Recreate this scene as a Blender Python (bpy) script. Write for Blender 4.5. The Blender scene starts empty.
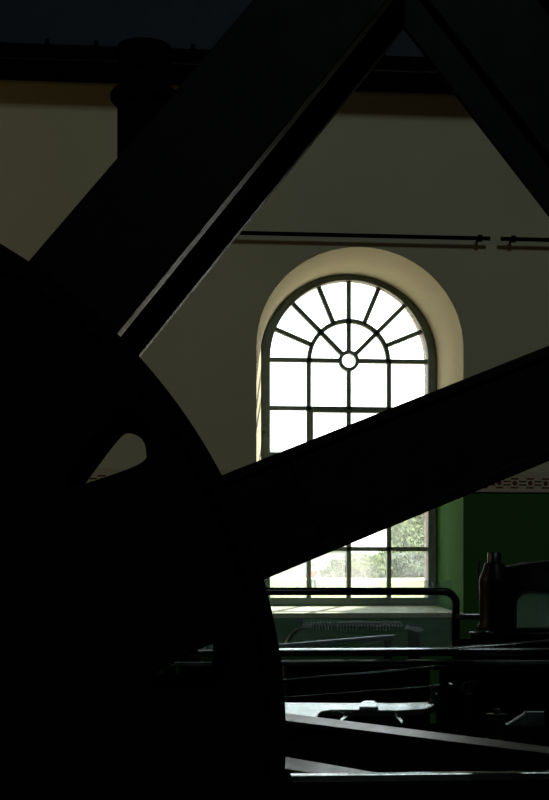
import bpy, bmesh, math, random
from mathutils import Vector, Matrix
random.seed(7)
sc = bpy.context.scene
COL = sc.collection
PI = math.pi

# ------------------------------------------------------------------ camera
F = 1400.0                       # focal length in pixels of the 549 x 800 frame
CU, HV, VPU = 274.5, 590.0, 149.0
EYE = 1.5
TH = math.atan((CU - VPU) / F)
CT, ST = math.cos(TH), math.sin(TH)

def ray(u, v):
    a, b = (u - CU) / F, (HV - v) / F
    return Vector((a * CT + ST, CT - a * ST, b))
def W(u, v, Y):                  # world point seen at (u, v) on the plane y = Y
    d = ray(u, v); t = Y / d.y
    return Vector((d.x * t, Y, EYE + d.z * t))
def Wz(u, v, Z):                 # world point seen at (u, v) on the level z = Z
    d = ray(u, v); t = (Z - EYE) / d.z
    return Vector((d.x * t, d.y * t, Z))

cam = bpy.data.cameras.new('camera'); co = bpy.data.objects.new('camera', cam); COL.objects.link(co)
cam.sensor_fit = 'VERTICAL'; cam.sensor_height = 36.0
cam.lens = F / 800.0 * 36.0
cam.shift_y = (HV - 400.0) / 800.0
cam.clip_end = 400
co.location = (0, 0, EYE); co.rotation_euler = (PI / 2, 0, -TH)
sc.camera = co

# ------------------------------------------------------------------ materials
def mat(name, col, rough=.5, metal=0.0, spec=.5, noise=0.0, nscale=20.0, bump=0.0, bscale=60.0):
    m = bpy.data.materials.new(name); m.use_nodes = True
    nt = m.node_tree; b = nt.nodes['Principled BSDF']
    b.inputs['Base Color'].default_value = (*col, 1)
    b.inputs['Roughness'].default_value = rough
    b.inputs['Metallic'].default_value = metal
    b.inputs['Specular IOR Level'].default_value = spec
    if noise or bump:
        tc = nt.nodes.new('ShaderNodeTexCoord')
    if noise:
        n = nt.nodes.new('ShaderNodeTexNoise'); n.inputs['Scale'].default_value = nscale; n.inputs['Detail'].default_value = 5
        nt.links.new(tc.outputs['Object'], n.inputs['Vector'])
        r = nt.nodes.new('ShaderNodeMapRange')
        r.inputs['From Min'].default_value = .3; r.inputs['From Max'].default_value = .7
        r.inputs['To Min'].default_value = 1 - noise; r.inputs['To Max'].default_value = 1 + noise
        nt.links.new(n.outputs['Fac'], r.inputs['Value'])
        mx = nt.nodes.new('ShaderNodeVectorMath'); mx.operation = 'SCALE'
        mx.inputs[0].default_value = col
        nt.links.new(r.outputs['Result'], mx.inputs['Scale'])
        nt.links.new(mx.outputs['Vector'], b.inputs['Base Color'])
        r2 = nt.nodes.new('ShaderNodeMapRange')
        r2.inputs['To Min'].default_value = max(.03, rough - .12); r2.inputs['To Max'].default_value = min(1, rough + .12)
        nt.links.new(n.outputs['Fac'], r2.inputs['Value']); nt.links.new(r2.outputs['Result'], b.inputs['Roughness'])
    if bump:
        n = nt.nodes.new('ShaderNodeTexNoise'); n.inputs['Scale'].default_value = bscale; n.inputs['Detail'].default_value = 6
        nt.links.new(tc.outputs['Object'], n.inputs['Vector'])
        bp = nt.nodes.new('ShaderNodeBump'); bp.inputs['Strength'].default_value = bump; bp.inputs['Distance'].default_value = .01
        nt.links.new(n.outputs['Fac'], bp.inputs['Height']); nt.links.new(bp.outputs['Normal'], b.inputs['Normal'])
    return m

M = {}
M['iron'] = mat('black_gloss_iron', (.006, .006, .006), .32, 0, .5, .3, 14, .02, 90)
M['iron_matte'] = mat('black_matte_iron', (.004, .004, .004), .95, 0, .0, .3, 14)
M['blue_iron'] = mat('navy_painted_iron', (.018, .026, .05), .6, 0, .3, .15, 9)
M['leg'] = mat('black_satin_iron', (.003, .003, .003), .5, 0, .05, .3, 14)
M['steel'] = mat('polished_steel', (.66, .70, .72), .22, 1, .5, .12, 30, .03, 120)
M['dull_steel'] = mat('dull_steel', (.115, .135, .14), .38, 1, .5, .25, 25, .06, 90)
M['dark_steel'] = mat('oiled_dark_steel', (.07, .07, .075), .35, 1, .5, .25, 25)
M['cast'] = mat('frosted_cast_steel', (.66, .74, .77), .22, 1, .5, .30, 70, .15, 140)
M['frame'] = mat('grey_green_window_iron', (.125, .155, .13), .55, 0, .3, .12, 30)
M['wood_dark'] = mat('dark_boards', (.04, .035, .03), .7, 0, .3, .2, 8)
M['concrete'] = mat('dark_oily_floor', (.035, .035, .033), .6, 0, .3, .3, 3)
M['room'] = mat('dark_hall_wall', (.05, .05, .04), .9, 0, .2)
M['grass'] = mat('lawn_grass', (.33, .36, .17), .9, 0, .1, .25, .6)
M['bounce'] = mat('pale_bounce_ground', (.56, .49, .36), .95, 0, .1, .15, 30)
M['ground_dark'] = mat('dark_unseen_ground', (.05, .048, .042), .95, 0, .1, .15, 30)
M['leaf'] = mat('pale_leaves', (.21, .27, .14), .7, 0, .2, .3, .7)
M['leaf2'] = mat('grey_green_leaves', (.18, .225, .17), .7, 0, .2, .3, .7)
M['bark'] = mat('bark', (.10, .08, .06), .9, 0, .2, .3, 10)
M['render'] = mat('pale_grey_render', (.30, .34, .35), .9, 0, .2, .06, .6)
M['slate'] = mat('slate', (.25, .27, .30), .8, 0, .2, .1, 2)
M['pale'] = mat('pale_paint', (.55, .53, .45), .7)
M['red'] = mat('red_shirt', (.62, .10, .09), .8)
M['jean'] = mat('grey_blue_trousers', (.16, .20, .26), .8)
M['skin'] = mat('skin', (.50, .33, .25), .6)
M['hair'] = mat('dark_hair', (.05, .035, .025), .6)
M['worn'] = mat('worn_black_iron', (.012, .012, .011), .42, 0, .6, .4, 40, .05, 80)
M['spring'] = mat('spring_steel', (.62, .66, .62), .35, 1)

# --- glass
def glass(name, tint, dust, dustcol, nscale, gloss=.06, streak=False):
    m = bpy.data.materials.new(name); m.use_nodes = True
    nt = m.node_tree; nt.nodes.clear()
    out = nt.nodes.new('ShaderNodeOutputMaterial')
    tr = nt.nodes.new('ShaderNodeBsdfTransparent'); tr.inputs['Color'].default_value = (*tint, 1)
    df = nt.nodes.new('ShaderNodeBsdfTranslucent'); df.inputs['Color'].default_value = (*dustcol, 1)
    d2 = nt.nodes.new('ShaderNodeBsdfDiffuse'); d2.inputs['Color'].default_value = (*dustcol, 1)
    ad = nt.nodes.new('ShaderNodeMixShader'); ad.inputs['Fac'].default_value = .3
    nt.links.new(df.outputs[0], ad.inputs[1]); nt.links.new(d2.outputs[0], ad.inputs[2])
    gl = nt.nodes.new('ShaderNodeBsdfGlossy'); gl.inputs['Roughness'].default_value = .03
    tc = nt.nodes.new('ShaderNodeTexCoord')
    n = nt.nodes.new('ShaderNodeTexNoise'); n.inputs['Scale'].default_value = nscale; n.inputs['Detail'].default_value = 8
    mp = nt.nodes.new('ShaderNodeMapping')
    if streak: mp.inputs['Scale'].default_value = (3.0, 1, .5)
    nt.links.new(tc.outputs['Object'], mp.inputs['Vector']); nt.links.new(mp.outputs['Vector'], n.inputs['Vector'])
    r = nt.nodes.new('ShaderNodeMapRange'); r.inputs['From Min'].default_value = .35; r.inputs['From Max'].default_value = .75
    r.inputs['To Min'].default_value = dust * .5; r.inputs['To Max'].default_value = dust * 1.6
    nt.links.new(n.outputs['Fac'], r.inputs['Value'])
    fac = r.outputs['Result']
    if streak:                    # dried specks
        vo = nt.nodes.new('ShaderNodeTexVoronoi'); vo.inputs['Scale'].default_value = 26
        nt.links.new(tc.outputs['Object'], vo.inputs['Vector'])
        lt = nt.nodes.new('ShaderNodeMath'); lt.operation = 'LESS_THAN'; lt.inputs[1].default_value = .085
        nt.links.new(vo.outputs['Distance'], lt.inputs[0])
        ml = nt.nodes.new('ShaderNodeMath'); ml.operation = 'MULTIPLY_ADD'; ml.inputs[1].default_value = .16
        nt.links.new(lt.outputs[0], ml.inputs[0]); nt.links.new(fac, ml.inputs[2]); fac = ml.outputs[0]
    mix = nt.nodes.new('ShaderNodeMixShader')
    nt.links.new(fac, mix.inputs['Fac']); nt.links.new(tr.outputs[0], mix.inputs[1]); nt.links.new(ad.outputs[0], mix.inputs[2])
    mg = nt.nodes.new('ShaderNodeMixShader'); mg.inputs['Fac'].default_value = gloss
    nt.links.new(mix.outputs[0], mg.inputs[1]); nt.links.new(gl.outputs[0], mg.inputs[2])
    nt.links.new(mg.outputs[0], out.inputs['Surface'])
    return m
M['pane'] = glass('dusty_window_glass', (.98, .985, .985), .10, (.9, .92, .92), 3.0, .03)
M['screen'] = glass('dusty_safety_glass', (.88, .94, .92), .11, (.62, .85, .83), 5.0, .05, True)

# --- front wall: cream above, stencilled border, green below
D = 8.5                                                  # distance of the window wall
Z_LINE = W(500, 492, D).z                                # top of the green
Z_BAND = W(500, 471.5, D).z                              # top of the stencilled border
PXW = D / F / (CT - .16 * ST)
Z_C = W(514.8, 483.2, D).z
X_C = W(514.8, 483.2, D).x
def wall_material():
    m = bpy.data.materials.new('cream_wall_over_green_dado'); m.use_nodes = True
    nt = m.node_tree; b = nt.nodes['Principled BSDF']; L = nt.links
    tc = nt.nodes.new('ShaderNodeTexCoord'); sp = nt.nodes.new('ShaderNodeSeparateXYZ')
    L.new(tc.outputs['Object'], sp.inputs[0])
    X, Z = sp.outputs['X'], sp.outputs['Z']
    def mth(op, a, bb=None, c=None):
        n = nt.nodes.new('ShaderNodeMath'); n.operation = op
        for i, q in enumerate((a, bb, c)):
            if q is None: continue
            if isinstance(q, (int, float)): n.inputs[i].default_value = q
            else: L.new(q, n.inputs[i])
        return n.outputs[0]
    per = 15.8 * PXW
    def cell(shift):                                     # signed distance to nearest centre along x
        t = mth('ADD', X, -X_C + per * 50.5 + shift)
        t = mth('MODULO', t, per)
        return mth('ABSOLUTE', mth('SUBTRACT', t, per / 2))
    def rect(dx, hx, zc, hz):
        a = mth('LESS_THAN', dx, hx)
        c = mth('LESS_THAN', mth('ABSOLUTE', mth('SUBTRACT', Z, zc)), hz)
        return mth('MULTIPLY', a, c)
    c0, c1 = cell(0), cell(per / 2)
    p = PXW
    pat = rect(c0, 3.9 * p, Z_C + 4.3 * p, .85 * p)
    pat = mth('MAXIMUM', pat, rect(c0, 3.9 * p, Z_C - 4.5 * p, .85 * p))
    pat = mth('MAXIMUM', pat, rect(c1, 3.9 * p, Z_C + 1.7 * p, .8 * p))
    pat = mth('MAXIMUM', pat, rect(c1, 3.9 * p, Z_C - 1.7 * p, .8 * p))
    dz = mth('SUBTRACT', Z, Z_C)
    rr = mth('SQRT', mth('ADD', mth('MULTIPLY', c0, c0), mth('MULTIPLY', dz, dz)))
    pat = mth('MAXIMUM', pat, mth('LESS_THAN', rr, 2.4 * p))
    def mix(f, a, bb):
        n = nt.nodes.new('ShaderNodeMix'); n.data_type = 'RGBA'
        L.new(f, n.inputs['Factor'])
        for s, q in ((6, a), (7, bb)):
            if isinstance(q, tuple): n.inputs[s].default_value = (*q, 1)
            else: L.new(q, n.inputs[s])
        return n.outputs[2]
    nz = nt.nodes.new('ShaderNodeTexNoise'); nz.inputs['Scale'].default_value = 1.3; nz.inputs['Detail'].default_value = 6
    L.new(tc.outputs['Object'], nz.inputs['Vector'])
    fz = nt.nodes.new('ShaderNodeMapRange'); fz.inputs['From Min'].default_value = .3; fz.inputs['From Max'].default_value = .7
    L.new(nz.outputs['Fac'], fz.inputs['Value'])
    cream = mix(fz.outputs['Result'], (.60, .555, .41), (.65, .605, .45))
    green = mix(fz.outputs['Result'], (.042, .130, .032), (.046, .142, .037))
    inband = mth('LESS_THAN', Z, Z_BAND)
    col = mix(inband, cream, (.58, .51, .39))
    col = mix(pat, col, (.16, .04, .03))
    edge = mth('LESS_THAN', Z, Z_LINE)
    col = mix(edge, col, (.01, .012, .008))
    low = mth('LESS_THAN', Z, Z_LINE - 1.8 * p)
    col = mix(low, col, green)
    L.new(col, b.inputs['Base Color'])
    rg = nt.nodes.new('ShaderNodeMapRange'); L.new(low, rg.inputs['Value'])
    rg.inputs['To Min'].default_value = .9; rg.inputs['To Max'].default_value = .8
    L.new(rg.outputs['Result'], b.inputs['Roughness'])
    b.inputs['Specular IOR Level'].default_value = .06
    n2 = nt.nodes.new('ShaderNodeTexNoise'); n2.inputs['Scale'].default_value = 7; n2.inputs['Detail'].default_value = 8
    L.new(tc.outputs['Object'], n2.inputs['Vector'])
    bp = nt.nodes.new('ShaderNodeBump'); bp.inputs['Strength'].default_value = .12; bp.inputs['Distance'].default_value = .02
    L.new(n2.outputs['Fac'], bp.inputs['Height']); L.new(bp.outputs['Normal'], b.inputs['Normal'])
    return m
M['wall'] = wall_material()
M['sill'] = mat('worn_sill_paint', (.60, .58, .43), .6, 0, .3, .15, 12)
def brick():
    m = bpy.data.materials.new('red_brick'); m.use_nodes = True
    nt = m.node_tree; b = nt.nodes['Principled BSDF']
    tc = nt.nodes.new('ShaderNodeTexCoord'); mp = nt.nodes.new('ShaderNodeMapping')
    cb = nt.nodes.new('ShaderNodeCombineXYZ'); sp = nt.nodes.new('ShaderNodeSeparateXYZ')
    nt.links.new(tc.outputs['Object'], sp.inputs[0])
    ad = nt.nodes.new('ShaderNodeMath'); ad.operation = 'ADD'
    nt.links.new(sp.outputs['X'], ad.inputs[0]); nt.links.new(sp.outputs['Y'], ad.inputs[1])
    nt.links.new(ad.outputs[0], cb.inputs[0]); nt.links.new(sp.outputs['Z'], cb.inputs[1])
    t = nt.nodes.new('ShaderNodeTexBrick'); t.inputs['Scale'].default_value = 1
    t.inputs['Brick Width'].default_value = .22; t.inputs['Row Height'].default_value = .075; t.inputs['Mortar Size'].default_value = .010
    t.inputs['Color1'].default_value = (.42, .22, .17, 1); t.inputs['Color2'].default_value = (.50, .28, .20, 1); t.inputs['Mortar'].default_value = (.6, .58, .52, 1)
    nt.links.new(cb.outputs[0], t.inputs['Vector']); nt.links.new(t.outputs['Color'], b.inputs['Base Color'])
    b.inputs['Roughness'].default_value = .9
    return m
M['brick'] = brick()

# ------------------------------------------------------------------ mesh helpers
class MB:
    def __init__(s): s.v = []; s.f = []
    def add(s, vs, fs):
        o = len(s.v); s.v += [tuple(p) for p in vs]; s.f += [tuple(i + o for i in f) for f in fs]; return s
    def box(s, x0, x1, y0, y1, z0, z1):
        return s.hexa([(x0, y0, z0), (x1, y0, z0), (x1, y1, z0), (x0, y1, z0)], [(x0, y0, z1), (x1, y0, z1), (x1, y1, z1), (x0, y1, z1)])
    def hexa(s, lo, hi):
        n = len(lo)
        return s.add(list(lo) + list(hi), [tuple(range(n - 1, -1, -1)), tuple(range(n, 2 * n))] + [(i, (i + 1) % n, n + (i + 1) % n, n + i) for i in range(n)])
    def prism(s, pts, y0, y1):                            # outline in x, z pushed along y
        return s.hexa([(p[0], y0, p[1]) for p in pts], [(p[0], y1, p[1]) for p in pts])
    def tube(s, pts, r, n=12, cap=True):
        pts = [Vector(p) for p in pts]; rs = r if isinstance(r, (list, tuple)) else [r] * len(pts)
        vs = []; up = None
        for i, p in enumerate(pts):
            t = ((pts[i + 1] - p) if i == 0 else (p - pts[i - 1]) if i == len(pts) - 1 else (pts[i + 1] - pts[i - 1])).normalized()
            if up is None:
                up = Vector((0, 0, 1)) if abs(t.z) < .9 else Vector((0, 1, 0))
            a = t.cross(up).normalized(); up = a.cross(t).normalized()
            for k in range(n):
                q = 2 * PI * k / n
                vs.append(p + (a * math.cos(q) + up * math.sin(q)) * rs[i])
        fs = [(i * n + k, i * n + (k + 1) % n, (i + 1) * n + (k + 1) % n, (i + 1) * n + k) for i in range(len(pts) - 1) for k in range(n)]
        if cap: fs += [tuple(range(n - 1, -1, -1)), tuple(range((len(pts) - 1) * n, len(pts) * n))]
        return s.add(vs, fs)
    def lathe(s, prof, c, n=40, axis='z'):                # prof = (radius, height)
        vs = []
        for r, h in prof:
            for k in range(n):
                q = 2 * PI * k / n
                a, b = r * math.cos(q), r * math.sin(q)
                vs.append((c[0] + a, c[1] + b, c[2] + h) if axis == 'z' else (c[0] + a, c[1] + h, c[2] - b) if axis == 'y' else (c[0] + h, c[1] + a, c[2] + b))
        m = len(prof)
        fs = [(i * n + k, i * n + (k + 1) % n, (i + 1) * n + (k + 1) % n, (i + 1) * n + k) for i in range(m - 1) for k in range(n)]
        fs += [tuple(range(n - 1, -1, -1)), tuple(range((m - 1) * n, m * n))]
        return s.add(vs, fs)
    def build(s, name, m, parent=None, bevel=0, smooth=False, seg=2):
        me = bpy.data.meshes.new(name); me.from_pydata(s.v, [], s.f); me.validate()
        bm = bmesh.new(); bm.from_mesh(me); bmesh.ops.recalc_face_normals(bm, faces=bm.faces); bm.to_mesh(me); bm.free()
        return link(name, me, m, parent, bevel, smooth, seg)
def link(name, me, m, parent=None, bevel=0, smooth=False, seg=2):
    o = bpy.data.objects.new(name, me); COL.objects.link(o)
    me.materials.append(m)
    if smooth:
        me.polygons.foreach_set('use_smooth', [True] * len(me.polygons))
        me.set_sharp_from_angle(angle=math.radians(40))
    if bevel:
        b = o.modifiers.new('bevel', 'BEVEL'); b.width = bevel; b.segments = seg; b.limit_method = 'ANGLE'; b.angle_limit = math.radians(35)
    if parent:
        o.parent = parent
        o.matrix_parent_inverse = Matrix.Translation(parent.location).inverted()
    return o
def thing(name, label, cat, loc, group=None):
    o = bpy.data.objects.new(name, None); COL.objects.link(o); o.location = loc; o.empty_display_size = .1
    return tag(o, label, cat, group)
def tag(o, label, cat, group=None):
    o['label'] = label; o['category'] = cat
    if group: o['group'] = group
    return o
def struct(o, label=None, cat=None):
    o['kind'] = 'structure'
    if label: o['label'] = label
    if cat: o['category'] = cat
    return o
def pierced(outline, holes, y0, y1, bev=0.0):             # plate with holes, outline in x, z
    cu = bpy.data.curves.new('plate', 'CURVE'); cu.dimensions = '2D'; cu.fill_mode = 'BOTH'
    for pts in [outline] + holes:
        sp = cu.splines.new('POLY'); sp.points.add(len(pts) - 1); sp.use_cyclic_u = True
        for p, q in zip(sp.points, pts): p.co = (q[0], q[1], 0, 1)
    cu.extrude = (y1 - y0) / 2 - bev; cu.bevel_depth = bev; cu.bevel_resolution = 2
    if bev: cu.offset = -bev
    ob = bpy.data.objects.new('plate', cu); COL.objects.link(ob)
    dg = bpy.context.evaluated_depsgraph_get()
    me = bpy.data.meshes.new_from_object(ob.evaluated_get(dg))
    me.transform(Matrix(((1, 0, 0, 0), (0, 0, -1, (y0 + y1) / 2), (0, 1, 0, 0), (0, 0, 0, 1))))
    bpy.data.objects.remove(ob); bpy.data.curves.remove(cu)
    bm = bmesh.new(); bm.from_mesh(me); bmesh.ops.remove_doubles(bm, verts=bm.verts, dist=1e-5)
    bmesh.ops.recalc_face_normals(bm, faces=bm.faces); bm.to_mesh(me); bm.free()
    me.materials.clear()
    return me
def round_poly(pts, rads, n=7):                           # rounds the corners of a polygon
    out = []; N = len(pts)
    for i in range(N):
        p = Vector(pts[i]); a = (Vector(pts[i - 1]) - p); b = (Vector(pts[(i + 1) % N]) - p)
        r = rads[i] if isinstance(rads, (list, tuple)) else rads
        ang = a.angle(b); d = min(r / math.tan(ang / 2), a.length * .48, b.length * .48)
        s, e = p + a.normalized() * d, p + b.normalized() * d
        for k in range(n + 1):
            t = k / n
            out.append(tuple((s * (1 - t) + p * t) * (1 - t) + (p * (1 - t) + e * t) * t))
    return out
def chaikin(pts, n=3):                                    # rounds a closed outline
    for _ in range(n):
        pts = [q for i in range(len(pts)) for q in (
            tuple(a * .75 + b_ * .25 for a, b_ in zip(pts[i], pts[(i + 1) % len(pts)])),
            tuple(a * .25 + b_ * .75 for a, b_ in zip(pts[i], pts[(i + 1) % len(pts)])))]
    return pts
def line_at(p, q, u=None, v=None):                        # point on the line p-q at a given u or v
    if u is not None: return (u, p[1] + (q[1] - p[1]) * (u - p[0]) / (q[0] - p[0]))
    return (p[0] + (q[0] - p[0]) * (v - p[1]) / (q[1] - p[1]), v)
def xz(pts, Y): return [(W(u, v, Y).x, W(u, v, Y).z) for u, v in pts]

# ------------------------------------------------------------------ the room
XL, XR, YB, ZC = -6.0, 7.0, -7.0, 9.2
struct(MB().box(XL, XR, YB, D + .05, -.1, 0).build('floor', M['concrete']))
struct(MB().box(XL, XR, YB, D + 1.0, ZC, ZC + .1).build('ceiling', M['wood_dark']))
struct(MB().box(XL - .1, XL, YB, D + .1, 0, ZC).build('wall_left', M['room']))
struct(MB().box(XR, XR + .1, YB, D + .1, 0, ZC).build('wall_right', M['room']))
struct(MB().box(XL, XR, YB - .1, YB, 0, ZC).build('wall_back', M['room']))

YW = D / .9417                                            # plane of the window
NA = 48
def opening(xl, xr, zs, zt, zb, y):
    c, a, b = (xl + xr) / 2, (xr - xl) / 2, zt - zs
    pts = [(xl, y, zb)] + [(c - a * math.cos(PI * k / NA), y, zs + b * math.sin(PI * k / NA)) for k in range(NA + 1)] + [(xr, y, zb)]
    return pts
wl, wr = W(256.5, 345, D).x, W(463.3, 345, D).x
wt, ws, wb = W(359, 247, D).z, W(359, 347, D).z, W(330, 613, D).z
fl, fr = W(260.3, 361, YW).x, W(434.6, 361, YW).x
ft, fs_, fb = W(348, 276.5, YW).z, W(348, 361, YW).z, W(330, 605, YW).z
Y1 = D / .977
def lerp(a, b, t): return a + (b - a) * t
S1 = .66
o0 = opening(wl, wr, ws, wt, wb, D)
o1 = opening(lerp(wl, fl, S1), lerp(wr, fr, S1), lerp(ws, fs_, .5), lerp(wt, ft, S1), lerp(wb, fb, .4), Y1)
o2 = opening(fl, fr, fs_, ft, fb, YW + .06)
cxx, czz = (wl + wr) / 2, (wb + ws) / 2 + .3
ZWT = ZC + .05
def front_wall():
    rect = [(XL, 0), (XR, 0), (XR, ZWT), (XL, ZWT)]
    angs = [math.atan2(p[2] - czz, p[0] - cxx) for p in o0]
    poly = list(zip(angs, [(p[0], p[2]) for p in o0]))
    def hit(a, pts):
        d = Vector((math.cos(a), math.sin(a))); best = None
        for i in range(len(pts)):
            p, q = Vector(pts[i]), Vector(pts[(i + 1) % len(pts)]); e = q - p
            den = d.x * e.y - d.y * e.x
            if abs(den) < 1e-9: continue
            w = p - Vector((cxx, czz)); t = (w.x * e.y - w.y * e.x) / den; s = (w.x * d.y - w.y * d.x) / den
            if t > 0 and -1e-6 <= s <= 1 + 1e-6 and (best is None or t < best): best = t
        return (cxx + d.x * best, czz + d.y * best)
    ring = [(a, p, hit(a, rect)) for a, p in poly]
    op = [(p[0], p[2]) for p in o0]
    for c in rect:
        a = math.atan2(c[1] - czz, c[0] - cxx); ring.append((a, hit(a, op), c))
    ring.sort(key=lambda t: t[0]); n = len(ring)
    b = MB()
    b.add([(p[0], D, p[1]) for _, p, _ in ring] + [(q[0], D, q[1]) for _, _, q in ring],
          [(i, (i + 1) % n, n + (i + 1) % n, n + i) for i in range(n)])
    loops = [o0, o1, o2]; m = len(o0)
    b.add([p for l in loops for p in l], [(i * m + k, i * m + k + 1, (i + 1) * m + k + 1, (i + 1) * m + k) for i in range(len(loops) - 1) for k in range(m - 1)])
    bm_ = MB(); bm_.v, bm_.f = b.v, b.f
    return bm_.build('wall_front', M['wall'], smooth=True)
struct(front_wall())
# sill: the sloping bottom of the recess, a slab
struct(MB().hexa([(wl - .004, D - .003, wb - .03), (wr + .004, D - .003, wb - .03), (fr + .004, YW + .03, wb - .03), (fl - .004, YW + .03, wb - .03)],
          [(wl - .004, D - .003, wb), (wr + .004, D - .003, wb), (fr + .004, YW + .03, fb + .002), (fl - .004, YW + .03, fb + .002)]).build('trim_1', M['sill'], bevel=.003))
# outside brickwork round the window
il, ir = fl + .03, fr - .035
b = MB()
yo0, yo1 = YW + .05, YW + .17
g0 = opening(il, ir, fs_, ft + .03, fb + .03, yo0); g1 = opening(il, ir, fs_, ft + .03, fb + .03, yo1)
h0 = opening(il - 5, ir + 5, fs_ + .5, ft + 4, fb - 3, yo0); h1 = opening(il - 5, ir + 5, fs_ + .5, ft + 4, fb - 3, yo1)
m_ = len(g0)
b.add(g0 + g1 + h0 + h1, [f for k in range(m_) for f in ((k, (k + 1) % m_, m_ + (k + 1) % m_, m_ + k), (m_ + k, m_ + (k + 1) % m_, 3 * m_ + (k + 1) % m_, 3 * m_ + k), (k, (k + 1) % m_, 2 * m_ + (k + 1) % m_, 2 * m_ + k))])
struct(b.build('wall_outside', M['brick']))

# ------------------------------------------------------------------ the window
win = bpy.data.objects.new('window_1', None); COL.objects.link(win); win.location = ((fl + fr) / 2, YW, fb)
struct(win, 'tall arched iron window with a fan of panes above small square panes', 'window')
pw = YW / F / (CT - .053 * ST)
cx, czs = W(348.6, 361, YW).x, W(348.6, 361, YW).z
y0, y1 = YW - .05, YW + .03
Rin, Rmid, Rhub = 79.3 * pw, 39.8 * pw, 8.6 * pw
zbi = W(348, 597.5, YW).z
def ring_band(b, c, z, r0, r1, a0, a1, ya, yb, n=48):
    vs = []
    for k in range(n + 1):
        a = a0 + (a1 - a0) * k / n
        for r in (r0, r1):
            for y in (ya, yb): vs.append((c + r * math.cos(a), y, z + r * math.sin(a)))
    fs = []
    for k in range(n):
        i, j = k * 4, k * 4 + 4
        fs += [(i, i + 1, j + 1, j), (i + 2, j + 2, j + 3, i + 3), (i, j, j + 2, i + 2), (i + 1, i + 3, j + 3, j + 1)]
    if abs(a1 - a0) < 2 * PI - .01: fs += [(0, 2, 3, 1), (n * 4, n * 4 + 1, n * 4 + 3, n * 4 + 2)]
    return b.add(vs, fs)
inn = [(cx + Rin, zbi)] + [(cx + Rin * math.cos(PI * k / NA), czs + Rin * math.sin(PI * k / NA)) for k in range(NA + 1)] + [(cx - Rin, zbi)]
out = [(fr + .002, fb - .003)] + [((fl + fr) / 2 + ((fr - fl) / 2 + .002) * math.cos(PI * k / NA), czs + (ft - czs + .002) * math.sin(PI * k / NA)) for k in range(NA + 1)] + [(fl - .002, fb - .003)]
b = MB(); m_ = len(inn)
b.add([(p[0], y, p[1]) for y in (y0, y1) for p in inn] + [(p[0], y, p[1]) for y in (y0, y1) for p in out],
      [f for k in range(m_) for f in ((k, (k + 1) % m_, m_ + (k + 1) % m_, m_ + k), (2 * m_ + k, 3 * m_ + k, 3 * m_ + (k + 1) % m_, 2 * m_ + (k + 1) % m_),
       (k, 2 * m_ + k, 2 * m_ + (k + 1) % m_, (k + 1) % m_), (m_ + k, m_ + (k + 1) % m_, 3 * m_ + (k + 1) % m_, 3 * m_ + k))])
b.build('window_frame', M['frame'], win, bevel=.004)
hw = 2.1 * pw; ym0, ym1 = YW - .018, YW + .018
rows_px = [361, 409, 455, 502, 549]
b = MB()
def bar(b, p, q, w=hw, ya=ym0, yb=ym1):
    p, q = Vector(p), Vector(q); d = (q - p).normalized(); n = Vector((-d.y, d.x)) * w
    b.prism([p - n, q - n, q + n, p + n], ya, yb)
zrows = [W(348.6, v, YW).z for v in rows_px]
for i, z in enumerate(zrows):
    if i == 0:
        bar(b, (cx - Rin - .01, z), (cx - Rhub, z)); bar(b, (cx + Rhub, z), (cx + Rin + .01, z))
    else:
        bar(b, (cx - Rin - .01, z), (cx + Rin + .01, z))
for dx in (-40.2, 0, 40.6):
    bar(b, (cx + dx * pw, czs - (Rhub if dx == 0 else 0)), (cx + dx * pw, zbi - .01))
for k in range(1, 8):
    a = PI * k / 8; r0 = Rhub if k in (2, 4, 6) else Rmid
    bar(b, (cx + r0 * math.cos(a), czs + r0 * math.sin(a)), (cx + (Rin + .01) * math.cos(a), czs + (Rin + .01) * math.sin(a)))
ring_band(b, cx, czs, Rmid - hw, Rmid + hw, 0, PI, ym0, ym1)
ring_band(b, cx, czs, Rhub - hw * .8, Rhub + hw * .8, 0, 2 * PI, ym0 - .004, ym1)
b.build('glazing_bars', M['frame'], win)
b = MB(); cw = 1.5 * pw                                   # the opening light in the middle
for (p, q) in (((-40.2, 1), (40.6, 1)), ((-40.2, 3), (40.6, 3)), ((-40.2, 1), (-40.2, 3)), ((40.6, 1), (40.6, 3))):
    off = {1: -2.6 * pw, 3: 2.6 * pw}
    P = (cx + (p[0] + (2.6 if p[0] < 0 else -2.6)) * pw, zrows[p[1]] + off[p[1]]); Q = (cx + (q[0] + (2.6 if q[0] < 0 else -2.6)) * pw, zrows[q[1]] + off[q[1]])
    bar(b, P, Q, cw, YW - .032, YW + .01)
b.build('casement', M['frame'], win)
b = MB(); b.hexa([(p[0], YW + .002, p[1]) for p in inn], [(p[0], YW + .006, p[1]) for p in inn])
b.build('window_glass', M['pane'], win)
b = MB().lathe([(.008, 0), (.008, -.02), (.013, -.022), (.013, -.03), (.006, -.034)], (fl + .022, YW - .05, W(261.5, 431, YW).z), 14, 'y')
b.build('window_catch', M['frame'], win, smooth=True)

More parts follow.
